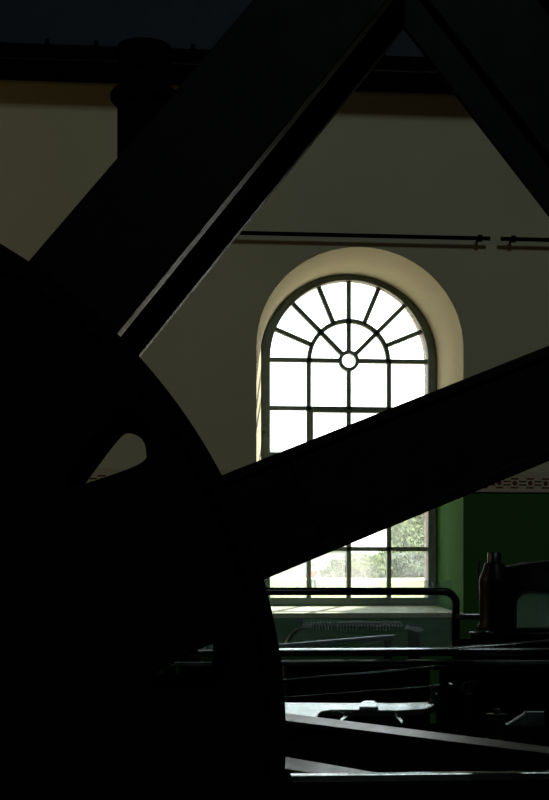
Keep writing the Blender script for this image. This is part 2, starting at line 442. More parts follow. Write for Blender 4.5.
# ------------------------------------------------------------------ crane girder, column, wall pipes
yg0, yg1, ygw = 8.08, 8.40, 8.28
zg = W(240, 87.5, yg1).z
g = thing('crane_girder', 'black and navy iron girder running along the top of the window wall', 'girder', (0, 8.25, zg))
MB().box(XL + .3, XR - .3, yg0, yg1, zg, zg + .10).build('lower_flange', M['iron_matte'], g, .004)
MB().box(XL + .3, XR - .3, ygw, ygw + .05, zg + .10, zg + .95).build('web', M['blue_iron'], g)
MB().box(XL + .3, XR - .3, yg0, yg1, zg + .95, zg + 1.02).build('upper_flange', M['iron_matte'], g, .004)
for k in range(-8, 12):
    x = W(144.5, 42, 8.2).x + k * .28
    MB().lathe([(.022, 0), (.022, .03), (.012, .042), (.012, .06)], (x, 8.17, zg + .10), 8).build('bolt', M['iron_matte'], g)
for x in (-4.2, 5.2):
    MB().box(x - .15, x + .15, yg0 + .05, D - .02, 0, zg).build('pier', M['iron_matte'], g, .01)
MB().tube([(XL + .3, yg0 - .004, zg + .012), (XR - .3, yg0 - .004, zg + .012)], .006, 8).build('edge_bead', M['dark_steel'], g)

yr = D - .09
def wall_pipe(u0, u1, uc, label):
    p0, p1 = W(u0, 234 + (u0 - 242) * .016, yr), W(u1, 234 + (u1 - 242) * .016, yr)
    p1.z = p0.z = W(365, 235.7, yr).z
    o = thing('wall_pipe', label, 'pipe', (p0.x, yr, p0.z), 'thin pipes along the window wall')
    MB().tube([p0, p1], .0125, 14).build('pipe', M['iron_matte'], o, smooth=True)
    pcx = W(uc, 236, yr)
    MB().tube([(pcx.x - .012, yr, p0.z), (pcx.x + .012, yr, p0.z)], .021, 14).build('coupling', M['iron_matte'], o, smooth=True)
    MB().tube([(pcx.x, yr, p0.z), (pcx.x, D + .01, p0.z)], .007, 8).build('bracket', M['iron_matte'], o)
wall_pipe(110, 490, 480, 'long thin dark pipe on the wall above the arched window')
wall_pipe(501, 640, 513.5, 'short thin dark pipe on the wall at the right end of the long one')

# ------------------------------------------------------------------ flywheel
YN, YF = 2.6, 3.12
def circle3(p, q, r):
    ax, ay, bx, by, cx_, cy = *p, *q, *r
    d = 2 * (ax * (by - cy) + bx * (cy - ay) + cx_ * (ay - by))
    x = ((ax * ax + ay * ay) * (by - cy) + (bx * bx + by * by) * (cy - ay) + (cx_ * cx_ + cy * cy) * (ay - by)) / d
    y = ((ax * ax + ay * ay) * (cx_ - bx) + (bx * bx + by * by) * (ax - cx_) + (cx_ * cx_ + cy * cy) * (bx - ax)) / d
    return x, y, math.hypot(ax - x, ay - y)
arc = xz([(140, 357), (222, 475), (286, 745)], YN)
fx, fz, fR = circle3(*arc)
print('flywheel', fx, fz, fR)
fw = thing('flywheel', 'huge black flywheel with rounded triangular openings filling the left foreground', 'flywheel', (fx, (YN + YF) / 2, fz))
op1 = xz([(64, 474), (68, 488), (100, 478), (143, 463), (149, 451), (146, 432), (145, 416), (138, 406), (124, 401), (114, 407), (76, 458)], YN)
op1 = chaikin(op1)
def rot(pts, a):
    ca, sa = math.cos(a), math.sin(a)
    return [(fx + (x - fx) * ca - (z - fz) * sa, fz + (x - fx) * sa + (z - fz) * ca) for x, z in pts]
NO = 13
holes = [rot(op1, 2 * PI * k / NO) for k in range(NO) if k != NO - 1]
op2 = xz([(145, 683), (149, 689.5), (214, 693), (224, 686), (226.5, 652), (222, 643), (206, 646), (188, 656.5), (150, 675)], YN)
holes.append(chaikin(op2))
circ = [(fx + fR * math.cos(2 * PI * k / 240), fz + fR * math.sin(2 * PI * k / 240)) for k in range(240)]
hub = [(fx + .12 * math.cos(2 * PI * k / 48), fz + .12 * math.sin(2 * PI * k / 48)) for k in range(48)]
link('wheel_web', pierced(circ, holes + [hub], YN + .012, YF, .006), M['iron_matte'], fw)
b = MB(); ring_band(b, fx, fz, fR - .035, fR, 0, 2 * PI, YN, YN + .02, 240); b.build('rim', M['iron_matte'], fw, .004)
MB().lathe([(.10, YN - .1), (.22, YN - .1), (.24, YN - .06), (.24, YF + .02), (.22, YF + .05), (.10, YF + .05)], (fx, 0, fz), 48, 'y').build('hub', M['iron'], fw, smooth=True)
MB().lathe([(.099, YN - 1.2), (.099, YF + .06)], (fx, 0, fz), 40, 'y').build('axle', M['dark_steel'], fw, smooth=True)
for yy, nm in ((YN - .42, 'black bearing pedestal next to the hub of the flywheel axle'), (YN - 1.0, 'black bearing pedestal under the outer end of the flywheel axle')):
    p = thing('bearing_pedestal', nm, 'pedestal', (fx, yy, 0), 'flywheel bearing pedestals')
    MB().prism([(fx - .45, 0), (fx + .45, 0), (fx + .2, fz - .1), (fx - .2, fz - .1)], yy - .09, yy + .09).build('stand', M['iron_matte'], p, .01)
    b = MB(); ring_band(b, fx, fz, .1, .19, 0, 2 * PI, yy - .08, yy + .08, 40); b.build('bearing', M['iron_matte'], p)

# ------------------------------------------------------------------ A-frame of the engine
YA0, YA1, YA2 = 3.30, 3.39, 3.475
af = thing('engine_trestle', 'tall black iron A-shaped trestle of two slanting legs in front of the wall', 'trestle', (W(400, 30, 3.4).x, 3.4, 0))
TOPV = -330
Lo = ((25, 265), (178, 87))                               # outer edge, left leg
Ls = ((116.3, 334.5), (365, 28))                          # edge of the near flange
Lb = ((138.3, 355.8), (402.8, 28))                        # edge of the back plate
Rb = ((406.5, 28), (524, 180))                            # inner edge of the right leg
BOT = 900
def lv(l, v): return line_at(*l, v=v)
YF0, YF1 = 4.06, 4.12                                    # the far leg of the pair
B1 = HV + EYE * F / YA0; B2_ = HV + EYE * F / YF0
apex = (404.8, 25.8)
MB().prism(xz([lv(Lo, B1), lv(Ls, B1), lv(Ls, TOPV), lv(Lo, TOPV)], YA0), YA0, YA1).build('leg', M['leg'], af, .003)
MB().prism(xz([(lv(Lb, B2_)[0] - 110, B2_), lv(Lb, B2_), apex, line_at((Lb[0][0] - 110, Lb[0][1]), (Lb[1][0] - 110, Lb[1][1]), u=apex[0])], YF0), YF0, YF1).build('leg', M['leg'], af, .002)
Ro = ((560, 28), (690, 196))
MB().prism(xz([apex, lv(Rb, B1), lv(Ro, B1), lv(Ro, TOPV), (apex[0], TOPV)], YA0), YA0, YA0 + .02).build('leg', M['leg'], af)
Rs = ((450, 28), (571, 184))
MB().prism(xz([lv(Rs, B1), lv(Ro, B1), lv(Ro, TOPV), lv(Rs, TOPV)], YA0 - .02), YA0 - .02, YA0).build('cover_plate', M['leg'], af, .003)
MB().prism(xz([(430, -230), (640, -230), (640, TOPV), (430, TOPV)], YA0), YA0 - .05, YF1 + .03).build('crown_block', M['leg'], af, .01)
for l, m_, y_, b_ in ((Lo, Ls, YA0, B1), (Rb, Ro, YA0, B1), (Lb, Lb, YF0, B2_)):
    p = W(*lv(l, b_), y_); q = W(*lv(m_, b_), y_)
    xa, xb = min(p.x, q.x), max(p.x, q.x)
    MB().box(xa - .2, xb + .1, y_ - .12, y_ + .22, 0, .05).build('foot', M['leg'], af, .005)

yc = 3.4; xcn = W(144.5, 150, yc).x; pc = yc / F
po = MB().lathe([(27 * pc, W(144, 215, yc).z), (27 * pc, W(144, 107, yc).z)], (xcn, yc, 0), 48).build('post', M['iron_matte'], af, smooth=True)
r1, r2, r3 = 27 * pc, 34 * pc, 23.5 * pc
zc0 = W(144, 97.5, yc).z
cap = [(r1, zc0 - .020)] + [(r1 + (r2 - r1) * math.cos(a), zc0 + .018 * math.sin(a)) for a in [(-PI / 2 + PI * k / 14) for k in range(1, 14)]]
cap += [(r3, zc0 + .020), (r3, zc0 + .05), (r1, zc0 + .055), (r1, zc0 + .12)]
MB().lathe(cap, (xcn, yc, 0), 48).build('collar', M['iron_matte'], po, smooth=True)

# ------------------------------------------------------------------ connecting rod
YR0, YR1 = 3.15, 3.27
T = ((222, 475), (524, 355.3)); Bt = ((266, 579), (524, 471.5))
def lu(l, u): return line_at(*l, u=u)
rd = thing('connecting_rod', 'broad black connecting rod slanting up from the flywheel across the window', 'rod', (W(224, 540, 3.2).x, 3.2, W(224, 540, 3.2).z))
UA, UB = 120, 655
def off(l, d): return ((l[0][0], l[0][1] + d), (l[1][0], l[1][1] + d))
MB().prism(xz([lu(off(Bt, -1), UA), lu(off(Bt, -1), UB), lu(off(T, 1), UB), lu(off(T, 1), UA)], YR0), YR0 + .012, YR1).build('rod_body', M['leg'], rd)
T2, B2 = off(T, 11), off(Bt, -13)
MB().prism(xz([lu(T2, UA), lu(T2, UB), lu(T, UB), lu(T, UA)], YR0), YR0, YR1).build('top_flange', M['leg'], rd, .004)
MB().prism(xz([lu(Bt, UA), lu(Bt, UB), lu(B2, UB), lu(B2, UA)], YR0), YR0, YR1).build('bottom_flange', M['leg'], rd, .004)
dx, dy = 4.5, 11.3
s0 = Vector(lu(T2, 289)); n_ = Vector((.39, .92)) * 92
MB().prism(xz([s0, s0 + n_, s0 + n_ + Vector((5, -2)), s0 + Vector((5, -2))], YR0), YR0 + .006, YR1).build('strap', M['leg'], rd, .002)
e = W(*lu(T, 610), YR0); e2 = W(*lu(Bt, 610), YR0)
MB().lathe([(.09, YR0 - .03), (.11, YR0 - .02), (.11, YA0 + .0), (.05, YA0 + .002)], ((e.x + e2.x) / 2, 0, (e.z + e2.z) / 2), 32, 'y').build('end_boss', M['leg'], rd, smooth=True)

# ------------------------------------------------------------------ engine bed and what stands on it
bx0, bx1 = W(215, 720, 3.9).x, W(640, 720, 3.9).x
ZBED = 1.10
bed = MB().box(bx0, bx1, 3.64, 4.15, 0, ZBED).build('engine_bed', M['iron_matte'], None, .01)
tag(bed, 'low black engine bed behind the slanting girder at the lower right', 'engine bed')

# slanting channel girder in front of it
ZT = EYE - .303
pa, pb = Wz(286, 713, ZT), Wz(524, 743.3, ZT)
dirg = (pb - pa); dirg.z = 0; dirg.normalize(); nrm = Vector((dirg.y, -dirg.x, 0))
if nrm.y > 0: nrm = -nrm
A0, A1 = pa - dirg * .10, pb + dirg * .35
pe_ = Wz(402, 771.7, EYE - .411); pe_.z = 0; A1B = A0 + dirg * (pe_ - A0).dot(dirg)
ZL = EYE - .411
gi = thing('channel_girder', 'black channel girder with grey worn flanges slanting across the bottom right', 'girder', (pa.x, pa.y, 0))
def plank(w0, w1, w2, za, zb, A1=A1):                           # flange w0 .. w1 wide at the left end, w0 .. w2 at the right
    q = [A0 + nrm * w0, A1 + nrm * w0, A1 + nrm * w2, A0 + nrm * w1]
    return MB().hexa([(p.x, p.y, za) for p in q], [(p.x, p.y, zb) for p in q])
plank(0, .125, .078, ZT - .010, ZT).build('top_flange', M['dull_steel'], gi, .0015)
plank(0, .150, .12, ZL - .012, ZL, A1B).build('bottom_flange', M['dull_steel'], gi, .0015)
for t in (.04, .97):
    p = A0.lerp(A1, t) + nrm * .04
    MB().box(p.x - .03, p.x + .03, p.y - .03, p.y + .03, ZL, ZT - .01).build('spacer', M['iron_matte'], gi)
    MB().box(p.x - .04, p.x + .04, p.y - .04, p.y + .04, 0, ZL - .012).build('post', M['iron_matte'], gi)
# bright rail along the bottom
YPR = 2.74; zpr = W(400, 772.2, YPR + .03).z
pr = thing('polished_rail', 'thin bright polished rail at the very bottom right of the flywheel', 'rail', (W(400, 773, YPR).x, YPR, 0))
MB().box(W(291, 773, YPR).x, W(620, 773, YPR).x, YPR, YPR + .032, zpr - .014, zpr).build('rail_bar', M['steel'], pr, .001)
for u in (330, 585):
    x = W(u, 773, YPR).x
    MB().box(x - .012, x + .012, YPR + .004, YPR + .028, 0, zpr - .014).build('post', M['iron_matte'], pr)

# frosted cast lever on the bed
YL = 3.86
cl = thing('cast_lever', 'frosted pale steel lever with an arched foot lying on the engine bed', 'lever', (W(355, 715, YL).x, YL, ZBED))
ZLV = 1.166
outl = [(225, 702.5), (300, 702.5), (355, 703.0), (400, 703.0), (424, 702.2), (434, 701), (438, 702.5), (433, 706.5), (424, 709), (396, 710.4), (347, 709.6), (331, 709.6), (322, 711), (318.5, 714), (317, 718.5), (286, 716), (225, 716)]
q = [Wz(u, v, ZLV) for u, v in outl]
MB().hexa([(p.x, p.y, ZLV - .02) for p in q], [tuple(p) for p in q]).build('arm', M['cast'], cl, .004, seg=3)
lug = [Wz(u, v, ZLV + .010) for u, v in ((359, 706.5), (361, 702.2), (364, 700.6), (374, 700.6), (377, 702.4), (378.5, 706.5))]
MB().hexa([(p.x, p.y, ZLV - .002) for p in lug], [tuple(p) for p in lug]).build('lug', M['cast'], cl, .002)
MB().prism(xz([(428, 704), (431, 698), (432.5, 692), (437.5, 692), (438, 704)], YL + .12), YL + .1, YL + .14).build('end_lug', M['dull_steel'], cl, .005)
arc_px = [(340, 719.5), (343, 716.5), (347.5, 713.6), (354, 712), (370, 711.4), (389, 711.6), (396, 713.8), (400.5, 717.5), (403, 721)]
b = MB(); up_ = [Wz(u, v, ZLV - .014) for u, v in arc_px]; dn_ = [Wz(u + (370 - u) * .05, v + 2.2, ZLV - .014) for u, v in arc_px]
for k in range(len(arc_px) - 1):
    q = [up_[k], up_[k + 1], dn_[k + 1], dn_[k]]
    b.hexa([(p.x, p.y, ZLV - .020) for p in q], [tuple(p) for p in q])
b.build('arched_foot', M['cast'], cl)
zf = xz([(345, 722), (350, 714), (390, 713.5), (399, 722)], YL)
MB().prism([(zf[0][0], ZBED), zf[0], (zf[1][0], ZLV - .018), (zf[2][0], ZLV - .018), zf[3], (zf[3][0], ZBED)], YL - .01, YL + .14).build('foot_block', M['iron_matte'], cl)
MB().box(W(225, 716, YL).x, W(240, 716, YL).x, YL + .005, YL + .045, ZBED, ZLV - .018).build('foot_block', M['iron_matte'], cl)
p = W(434, 690, YL + .12)
MB().lathe([(.010, -.010), (.012, -.006), (.012, .004), (.006, .008), (.004, .014)], p, 16).build('pin', M['dull_steel'], cl, smooth=True)

# pierced web bracket
YK = 4.25
kb = thing('pierced_bracket', 'small pale steel bracket with a dark hole behind the hexagonal nut', 'bracket', (W(470, 690, YK).x, YK, ZBED))
outl = xz([(481, 681), (471, 681.3), (464, 683.5), (462.5, 689), (465, 693), (469, 695.5), (474, 692)], YK)
hc = W(466.8, 687.3, YK)
hole = [(hc.x + .010 * math.cos(2 * PI * k / 20), hc.z + .011 * math.sin(2 * PI * k / 20)) for k in range(20)]
link('plate', pierced(outl, [hole], YK, YK + .02, .002), M['pale'], kb)
pz = W(469, 695, YK)
MB().box(pz.x - .012, pz.x + .012, YK + .004, YK + .03, ZBED, pz.z + .008).build('stem', M['iron_matte'], kb)
MB().tube([W(453.5, 686.5, YK), W(453.5, 686.5, YK) + Vector((0, .05, 0))], .008, 14).build('stud', M['dark_steel'], kb, smooth=True)
MB().tube([W(453.5, 687, YK + .03), W(469, 688, YK + .03)], .006, 8).build('link', M['iron_matte'], kb)

# big nut standing on the bed
YH = 3.66; ph = YH / F
nu = thing('hexagonal_nut', 'black hexagonal nut with washer standing at the lower right of the bed', 'nut', (W(497, 720, YH).x, YH, ZBED))
xn = W(497, 715, YH).x
hexp = lambda r, z: [(xn + r * math.cos(PI / 3 * k + .2), YH + r * math.sin(PI / 3 * k + .2), z) for k in range(6)]
zA, zB, zC_ = W(497, 714.6, YH).z, W(497, 713.6, YH).z, W(497, 708.5, YH).z
MB().hexa(hexp(9.5 * ph, ZBED + .004), hexp(9.5 * ph, zA)).build('nut_body', M['iron'], nu, .002)
MB().lathe([(11 * ph, 0), (11 * ph, zB - zA)], (xn, YH, zA), 32).build('washer', M['dull_steel'], nu, .0008, True)
MB().lathe([(3.6 * ph, 0), (4 * ph, (zC_ - zB) * .5), (4 * ph, zC_ - zB)], (xn, YH, zB), 24).build('stud_end', M['dull_steel'], nu, .0008, True)
MB().lathe([(13.5 * ph, 0), (13.5 * ph, .004)], (xn, YH, ZBED), 32).build('seat', M['iron'], nu)
rb = MB().prism(xz([(504, 726.5), (524, 714), (526, 711), (545, 711), (545, 727)], 3.7), 3.7, 3.72).build('casting_rib', M['dull_steel'], None, .003)
tag(rb, 'pale triangular rib on the bed to the right of the hexagonal nut', 'rib')
dz_ = ZBED - min(v.co.z for v in rb.data.vertices)
for v in rb.data.vertices:
    if v.co.z < ZBED + .01: v.co.z = ZBED

# dark valve chest and slender rods further back
vx0, vx1 = W(440, 690, 4.6).x, W(640, 690, 4.6).x
vc = MB().box(vx0, vx1, 4.42, 4.62, 0, 1.262).build('valve_chest', M['iron_matte'], None, .01)
tag(vc, 'plain black chest under the right half of the long guide bar', 'chest')
tk = MB().box(W(190, 690, 5.9).x, W(431, 690, 5.9).x, 5.9, 6.3, 0, W(300, 663.5, 5.9).z).build('gap_block', M['iron_matte'], None, .02)  # black block added to hide the brighter green wall in the gap
tag(tk, 'plain black block added in front of the lower green wall to darken the gap', 'block')
def slim(name, label, p, q, r, m, cat='rod'):
    o = thing(name, label, cat, p)
    MB().tube([p, q], r, 12).build('bar', m, o, smooth=True)
    d = (Vector(q) - Vector(p)).normalized()
    MB().tube([Vector(q) - d * .02, Vector(q) + d * .012], (r[1] if isinstance(r, list) else r) * 1.7, 12).build('collar', m, o, smooth=True)
    return o
def stand(o, x, y, z, z0=0):
    MB().box(x - .006, x + .006, y - .006, y + .006, z0, z).build('support', M['iron_matte'], o)
slim('valve_rod', 'slim oiled steel rod just below the long guide bar', W(200, 688.5, 4.38), W(440, 667, 4.44), .0058, M['dull_steel'])
vr = slim('valve_rod', 'lower and fainter of the two slim rods above the pale lever', W(200, 704, 4.38), W(440, 686, 4.40), .0028, M['dark_steel'])
q_ = W(438, 686, 4.40); stand(vr, q_.x, 4.40, q_.z)

# ------------------------------------------------------------------ guide bar
YGB = 4.2
gb = thing('guide_bar', 'long level steel guide bar with two bright edges crossing below the glass', 'guide bar', (W(300, 655, YGB).x, YGB, 0))
zq = [W(350, v, YGB).z for v in (649.4, 651.2, 656.5, 661.4)]
gx0, gx1 = W(150, 655, YGB).x, W(660, 655, YGB).x
MB().box(gx0, gx1, YGB, YGB + .10, zq[1], zq[0]).build('top_edge', M['steel'], gb, .0012)
MB().box(gx0, gx1, YGB + .006, YGB + .094, zq[2], zq[1]).build('bar_body', M['iron'], gb)
zb_ = W(350, 659.6, YGB + .02).z
MB().box(gx0, gx1, YGB - .085, YGB + .02, zb_ - .012, zb_).build('bottom_edge', M['dull_steel'], gb, .0012)
for u in (190, 600):
    x = W(u, 655, YGB).x
    MB().box(x - .03, x + .03, YGB - .04, YGB + .075, 0, zq[2]).build('post', M['iron_matte'], gb)

# ------------------------------------------------------------------ safety screens
def screen(u0, u1, vt, vb, Y, label, pipe):
    a, c_ = W(u0, vt, Y), W(u1, vb, Y)
    o = thing('safety_screen', label, 'screen', (c_.x, Y, 0), 'glass safety screens beside the machine')
    MB().box(a.x, c_.x, Y, Y + .006, c_.z, a.z).build('glass_sheet', M['screen'], o)
    if pipe:
        yp = Y - .016; r = 4.0 * yp / F
        zt = W(450, 591.3, yp).z; xr = W(456, 620, yp).x; xl = W(150, 600, yp).x; rc = 13 * yp / F
        pts = [(xl, yp, 0), (xl, yp, zt - rc)] + [(xl + rc - rc * math.cos(PI / 2 * k / 8), yp, zt - rc + rc * math.sin(PI / 2 * k / 8)) for k in range(1, 9)]
        pts += [(xr - rc, yp, zt)] + [(xr - rc + rc * math.sin(PI / 2 * k / 8), yp, zt - rc + rc * math.cos(PI / 2 * k / 8)) for k in range(1, 9)] + [(xr, yp, 0)]
        MB().tube(pts, r, 16).build('pipe_frame', M['iron'], o, smooth=True)
        for u in (340, 433):
            q = W(u, 590.5, yp - r)
            MB().lathe([(.008, .0), (.008, -.004), (.004, -.007)], (q.x, q.y, q.z), 10, 'y').build('clip_screw', M['dull_steel'], o)
        zb = c_.z
        MB().box(a.x, xr - .0, yp - .004, Y + .012, zb - .02, zb).build('bottom_rail', M['iron_matte'], o)
    else:
        zb = c_.z
        MB().box(a.x - .0, c_.x + .0, Y - .008, Y + .014, zb - .016, zb).build('bottom_rail', M['iron_matte'], o)
        MB().box(c_.x - .03, c_.x, Y - .008, Y + .014, 0, a.z).build('post', M['iron_matte'], o)
        MB().box(a.x, a.x + .02, Y - .008, Y + .014, 0, a.z - .06).build('post', M['iron_matte'], o)
    return o
screen(190, 452.3, 580.3, 647, 4.9, 'dusty glass safety screen in a bent black pipe frame below the window', True)
screen(508, 640, 588, 628, 5.3, 'glass safety screen seen through the arch of the lubricator', False)

# ------------------------------------------------------------------ lubricator with its arched arm
YV = 4.6; pv = YV / F
xv = W(494.5, 600, YV).x
zv = lambda v: W(494.5, v, YV).z
lu_ = thing('lubricator', 'black bottle-shaped lubricator with capped top and arched arm at right edge', 'lubricator', (xv, YV, zv(641)))
prof = [(16.5, 630), (17.5, 628.5), (17.5, 626), (16, 624), (15.2, 620), (15.2, 590), (15.6, 582), (15.0, 578), (12.8, 573), (11, 569), (10.8, 565), (9.5, 563.4)]
MB().lathe([(r * pv, zv(v)) for r, v in prof], (xv, YV, 0), 40).build('bottle_body', M['worn'], lu_, smooth=True)
MB().lathe([(6.9 * pv, zv(564)), (6.9 * pv, zv(553.2)), (6.4 * pv, zv(552.5))], (xv - .2 * pv, YV, 0), 24).build('cap_nut', M['dull_steel'], lu_, smooth=True)
# small square handle on the left of the neck
q = [W(u, v, YV - .02) for u, v in ((487, 562.3), (478.8, 561.6), (478.6, 577))]
MB().tube(q, .0026, 8).build('handle', M['dull_steel'], lu_)
# arched arm
o_ = xz([(498, 632), (498, 566.5), (506, 566), (524, 562.5), (545, 560), (612, 560), (612, 632)], YV)
h_ = xz([(510, 627.5)] + [(510, 604), (510.8, 598.5), (513, 594.5), (516.5, 592), (521, 591)] + [(575, 593), (582, 596), (585, 603), (585, 627.5)], YV)
hl = [(x + (.010 if x < W(550, 600, YV).x else -.010), z if z < zv(620) else z - .008) for x, z in h_]
link('arch_lit_edge', pierced(h_, [hl], YV - .049, YV + .049), M['dull_steel'], lu_)  # paler steel band stands in for the lit chamfer of the arch
link('arched_arm', pierced(o_, [h_], YV - .045, YV + .045, .004), M['iron'], lu_)
MB().box(W(491, 630, YV).x, W(612, 630, YV).x, YV - .055, YV + .055, zv(632), zv(628)).build('arm_foot', M['iron'], lu_, .002)
xd = W(487.5, 635, YV).x
MB().lathe([(15.5 * pv, zv(641)), (16.5 * pv, zv(639)), (17.5 * pv, zv(634.5)), (17.5 * pv, zv(633)), (16 * pv, zv(633)), (15.5 * pv, zv(634))], (xd, YV, 0), 40).build('drip_dish', M['dull_steel'], lu_, smooth=True)
b = MB(); n_c = 40
b.tube([(xd + 17.3 * pv * math.cos(2 * PI * k / n_c), YV + 17.3 * pv * math.sin(2 * PI * k / n_c), zv(632.6)) for k in range(n_c + 1)], .0035, 8)
b.build('dish_rim', M['steel'], lu_, smooth=True)  # bright steel ring added as the lit highlight of the dish
MB().box(W(489.5, 636, YV).x, W(612, 636, YV).x, YV - .07, YV + .07, zv(641), zv(632)).build('base_block', M['dark_steel'], lu_, .003)
pd = MB().box(W(471, 650, YV).x, W(630, 650, YV).x, YV + .025, YV + .2, 0, zv(641)).build('machine_pedestal', M['iron_matte'], None, .006)
tag(pd, 'black pedestal carrying the lubricator behind the guide bar', 'pedestal')
for v in pd.data.vertices:
    if v.co.y < YV + .05: v.co.y = YV + .03
cp = MB().tube([W(458, 617, YV + .2), W(481, 617, YV + .05)], 3.1 * pv, 14).build('feed_pipe', M['iron'], None, 0, True)
tag(cp, 'short black pipe joining the screen frame to the lubricator', 'pipe')
# polished shaft rising to the right in front of the pedestal
ps = slim('polished_shaft', 'tapered polished steel shaft lying just above the guide bar at right', W(372, 653.6, 4.36), W(640, 636.5, 4.32), [.004, .0105], M['steel'])
q_ = W(600, 639.5, 4.323); stand(ps, q_.x, 4.36, q_.z - .005)

# ------------------------------------------------------------------ spring linkage behind the glass
YS = 5.5; pS = YS / F
sp_ = thing('spring_linkage', 'coiled steel spring on a rod with a curved bracket behind the glass', 'spring', (W(311, 627, YS).x, YS, 0))
s0, s1 = W(311, 626.5, YS), W(402, 626.5, YS)
pts = []
turns, per = 30, 12
for k in range(turns * per + 1):
    a = 2 * PI * k / per
    pts.append((s0.x + (s1.x - s0.x) * k / (turns * per), YS + 4 * pS * math.cos(a), s0.z + 4 * pS * math.sin(a)))
MB().tube(pts, .0026, 6).build('coil', M['spring'], sp_, smooth=True)
MB().tube([s0 - Vector((.04, 0, 0)), s1 + Vector((.08, 0, 0))], .006, 10).build('rod', M['dull_steel'], sp_, smooth=True)
cv = [(313, 626.5), (303, 627), (297, 629.5), (291.5, 634.5), (287, 642), (285, 652), (284.5, 665)]
pz = [W(u, v, YS) for u, v in cv]; pz.append(Vector((pz[-1].x, YS, 0)))
MB().tube(pz, .0085, 12).build('curved_bracket', M['spring'], sp_, smooth=True)
MB().lathe([(.006, -.02), (.006, 0), (.010, .004), (.011, .010), (.006, .018)], W(301.2, 623.5, YS), 14).build('knob', M['dark_steel'], sp_, smooth=True)
e = W(414, 627.5, YS)
MB().box(e.x - .02, e.x + .02, YS - .015, YS + .015, 0, e.z + .012).build('end_post', M['iron_matte'], sp_)
MB().prism(xz([(404, 629), (407, 625.5), (420, 627), (424, 630), (418, 632)], YS - .02), YS - .03, YS - .016).build('clevis', M['spring'], sp_)
YT = 5.25
fb_ = thing('flat_bar', 'flat grey steel bar sloping up behind the glass under the spring', 'bar', (W(280, 648, YT).x, YT, 0))
MB().prism(xz([(150, 662), (395, 639.5), (395, 634.8), (150, 655)], YT), YT, YT + .05).build('bar', M['dull_steel'], fb_, .002)
p = W(391, 640, YT)
MB().box(p.x - .02, p.x + .005, YT + .01, YT + .04, 0, p.z).build('post', M['iron_matte'], fb_)
p = W(170, 657, YT)
MB().box(p.x - .02, p.x + .02, YT + .01, YT + .04, 0, p.z).build('post', M['iron_matte'], fb_)

# ------------------------------------------------------------------ outside
prof = [(9.3, .95), (14, .9), (30, .85), (60, .95), (76, 1.05), (88, 1.62), (98, 2.38), (112, 2.5), (160, 2.6)]
b = MB()
NX = 40
def gz(y):
    for (a, za), (c_, zc_) in zip(prof, prof[1:]):
        if y <= c_: return za + (zc_ - za) * max(0, y - a) / (c_ - a)
    return prof[-1][1]
ys = [9.21] + [10 + 3 * k for k in range(50)]
b.add([(-60 + 160 * i / NX, y, gz(y)) for y in ys for i in range(NX + 1)],
      [(j * (NX + 1) + i, j * (NX + 1) + i + 1, (j + 1) * (NX + 1) + i + 1, (j + 1) * (NX + 1) + i) for j in range(len(ys) - 1) for i in range(NX)])
b_ = MB(); b_.add([(-30, 9.22, .965), (40, 9.22, .965), (40, 11.3, .955), (-30, 11.3, .955)], [(0, 1, 2, 3)])
struct(b_.build('ground_dark_strip', M['ground_dark']))  # unseen dark ground added to darken the recess next to the window
b_ = MB(); b_.add([(-30, 11.3, .955), (40, 11.3, .955), (40, 40, .91), (-30, 40, .91)], [(0, 1, 2, 3)])
struct(b_.build('ground_bounce', M['bounce']))  # unseen pale ground added to bounce light into the recess
gr = struct(b.build('ground_outside', M['grass'], smooth=True))

def leaves(name, cs, n, size, m, parent, seed):
    rnd = random.Random(seed); b = MB(); vs = []; fs = []
    for k in range(n):
        c0, r = cs[rnd.randrange(len(cs))]
        while True:
            d = Vector((rnd.uniform(-1, 1), rnd.uniform(-1, 1), rnd.uniform(-1, 1)))
            if .25 < d.length <= 1: break
        d = d * (.6 + .4 * rnd.random())
        p = Vector(c0) + Vector((d.x * r[0], d.y * r[1], d.z * r[2]))
        a = Vector((rnd.gauss(0, 1), rnd.gauss(0, 1), rnd.gauss(0, 1))).normalized()
        t = a.orthogonal().normalized(); t = Matrix.Rotation(rnd.uniform(0, 6.28), 3, a) @ t; s = a.cross(t)
        z = size * rnd.uniform(.7, 1.4); o = len(vs)
        vs += [p - t * z, p + s * z * .5 + a * z * .1, p + t * z, p - s * z * .5 + a * z * .1]
        fs.append((o, o + 1, o + 2, o + 3))
    b.add(vs, fs); return b.build(name, m, parent)
def bush(name, label, cat, u, Y, hw_, h, m, seed, trunk=0.0, group=None, n=2600):
    p = W(u, 580, Y); z0 = gz(Y); rnd = random.Random(seed)
    o = thing(name, label, cat, (p.x, Y, z0), group)
    cs = []
    for k in range(9):
        a = rnd.uniform(0, 6.28); q = rnd.uniform(.1, .65)
        r = rnd.uniform(.38, .55)
        cs.append(((p.x + hw_ * q * math.cos(a), Y + hw_ * q * math.sin(a), z0 + trunk + (h - trunk) * rnd.uniform(.16, .70)), (hw_ * r, hw_ * r, (h - trunk) * .32)))
    leaves('foliage', cs, n, .13 + hw_ * .04, m, o, seed)
    mb = MB()
    mb.tube([(p.x, Y, z0 - .02), (p.x + .05, Y, z0 + trunk * .6 + .1 * h), (p.x, Y, z0 + trunk + (h - trunk) * .6)], [.05 + h * .02, .04 + h * .013, .03], 8)
    for k in range(4):
        c0 = cs[k][0]; mb.tube([(p.x, Y, z0 + trunk * .9 + .15 * h), c0], [.03 + h * .006, .015], 6)
    mb.build('trunk', M['bark'], o)
    return o
bush('round_bush', 'round pale bush on the bank seen through the lower middle pane', 'bush', 371, 100, 1.9, 1.85, M['leaf'], 3, 0, 'bushes on the bank')
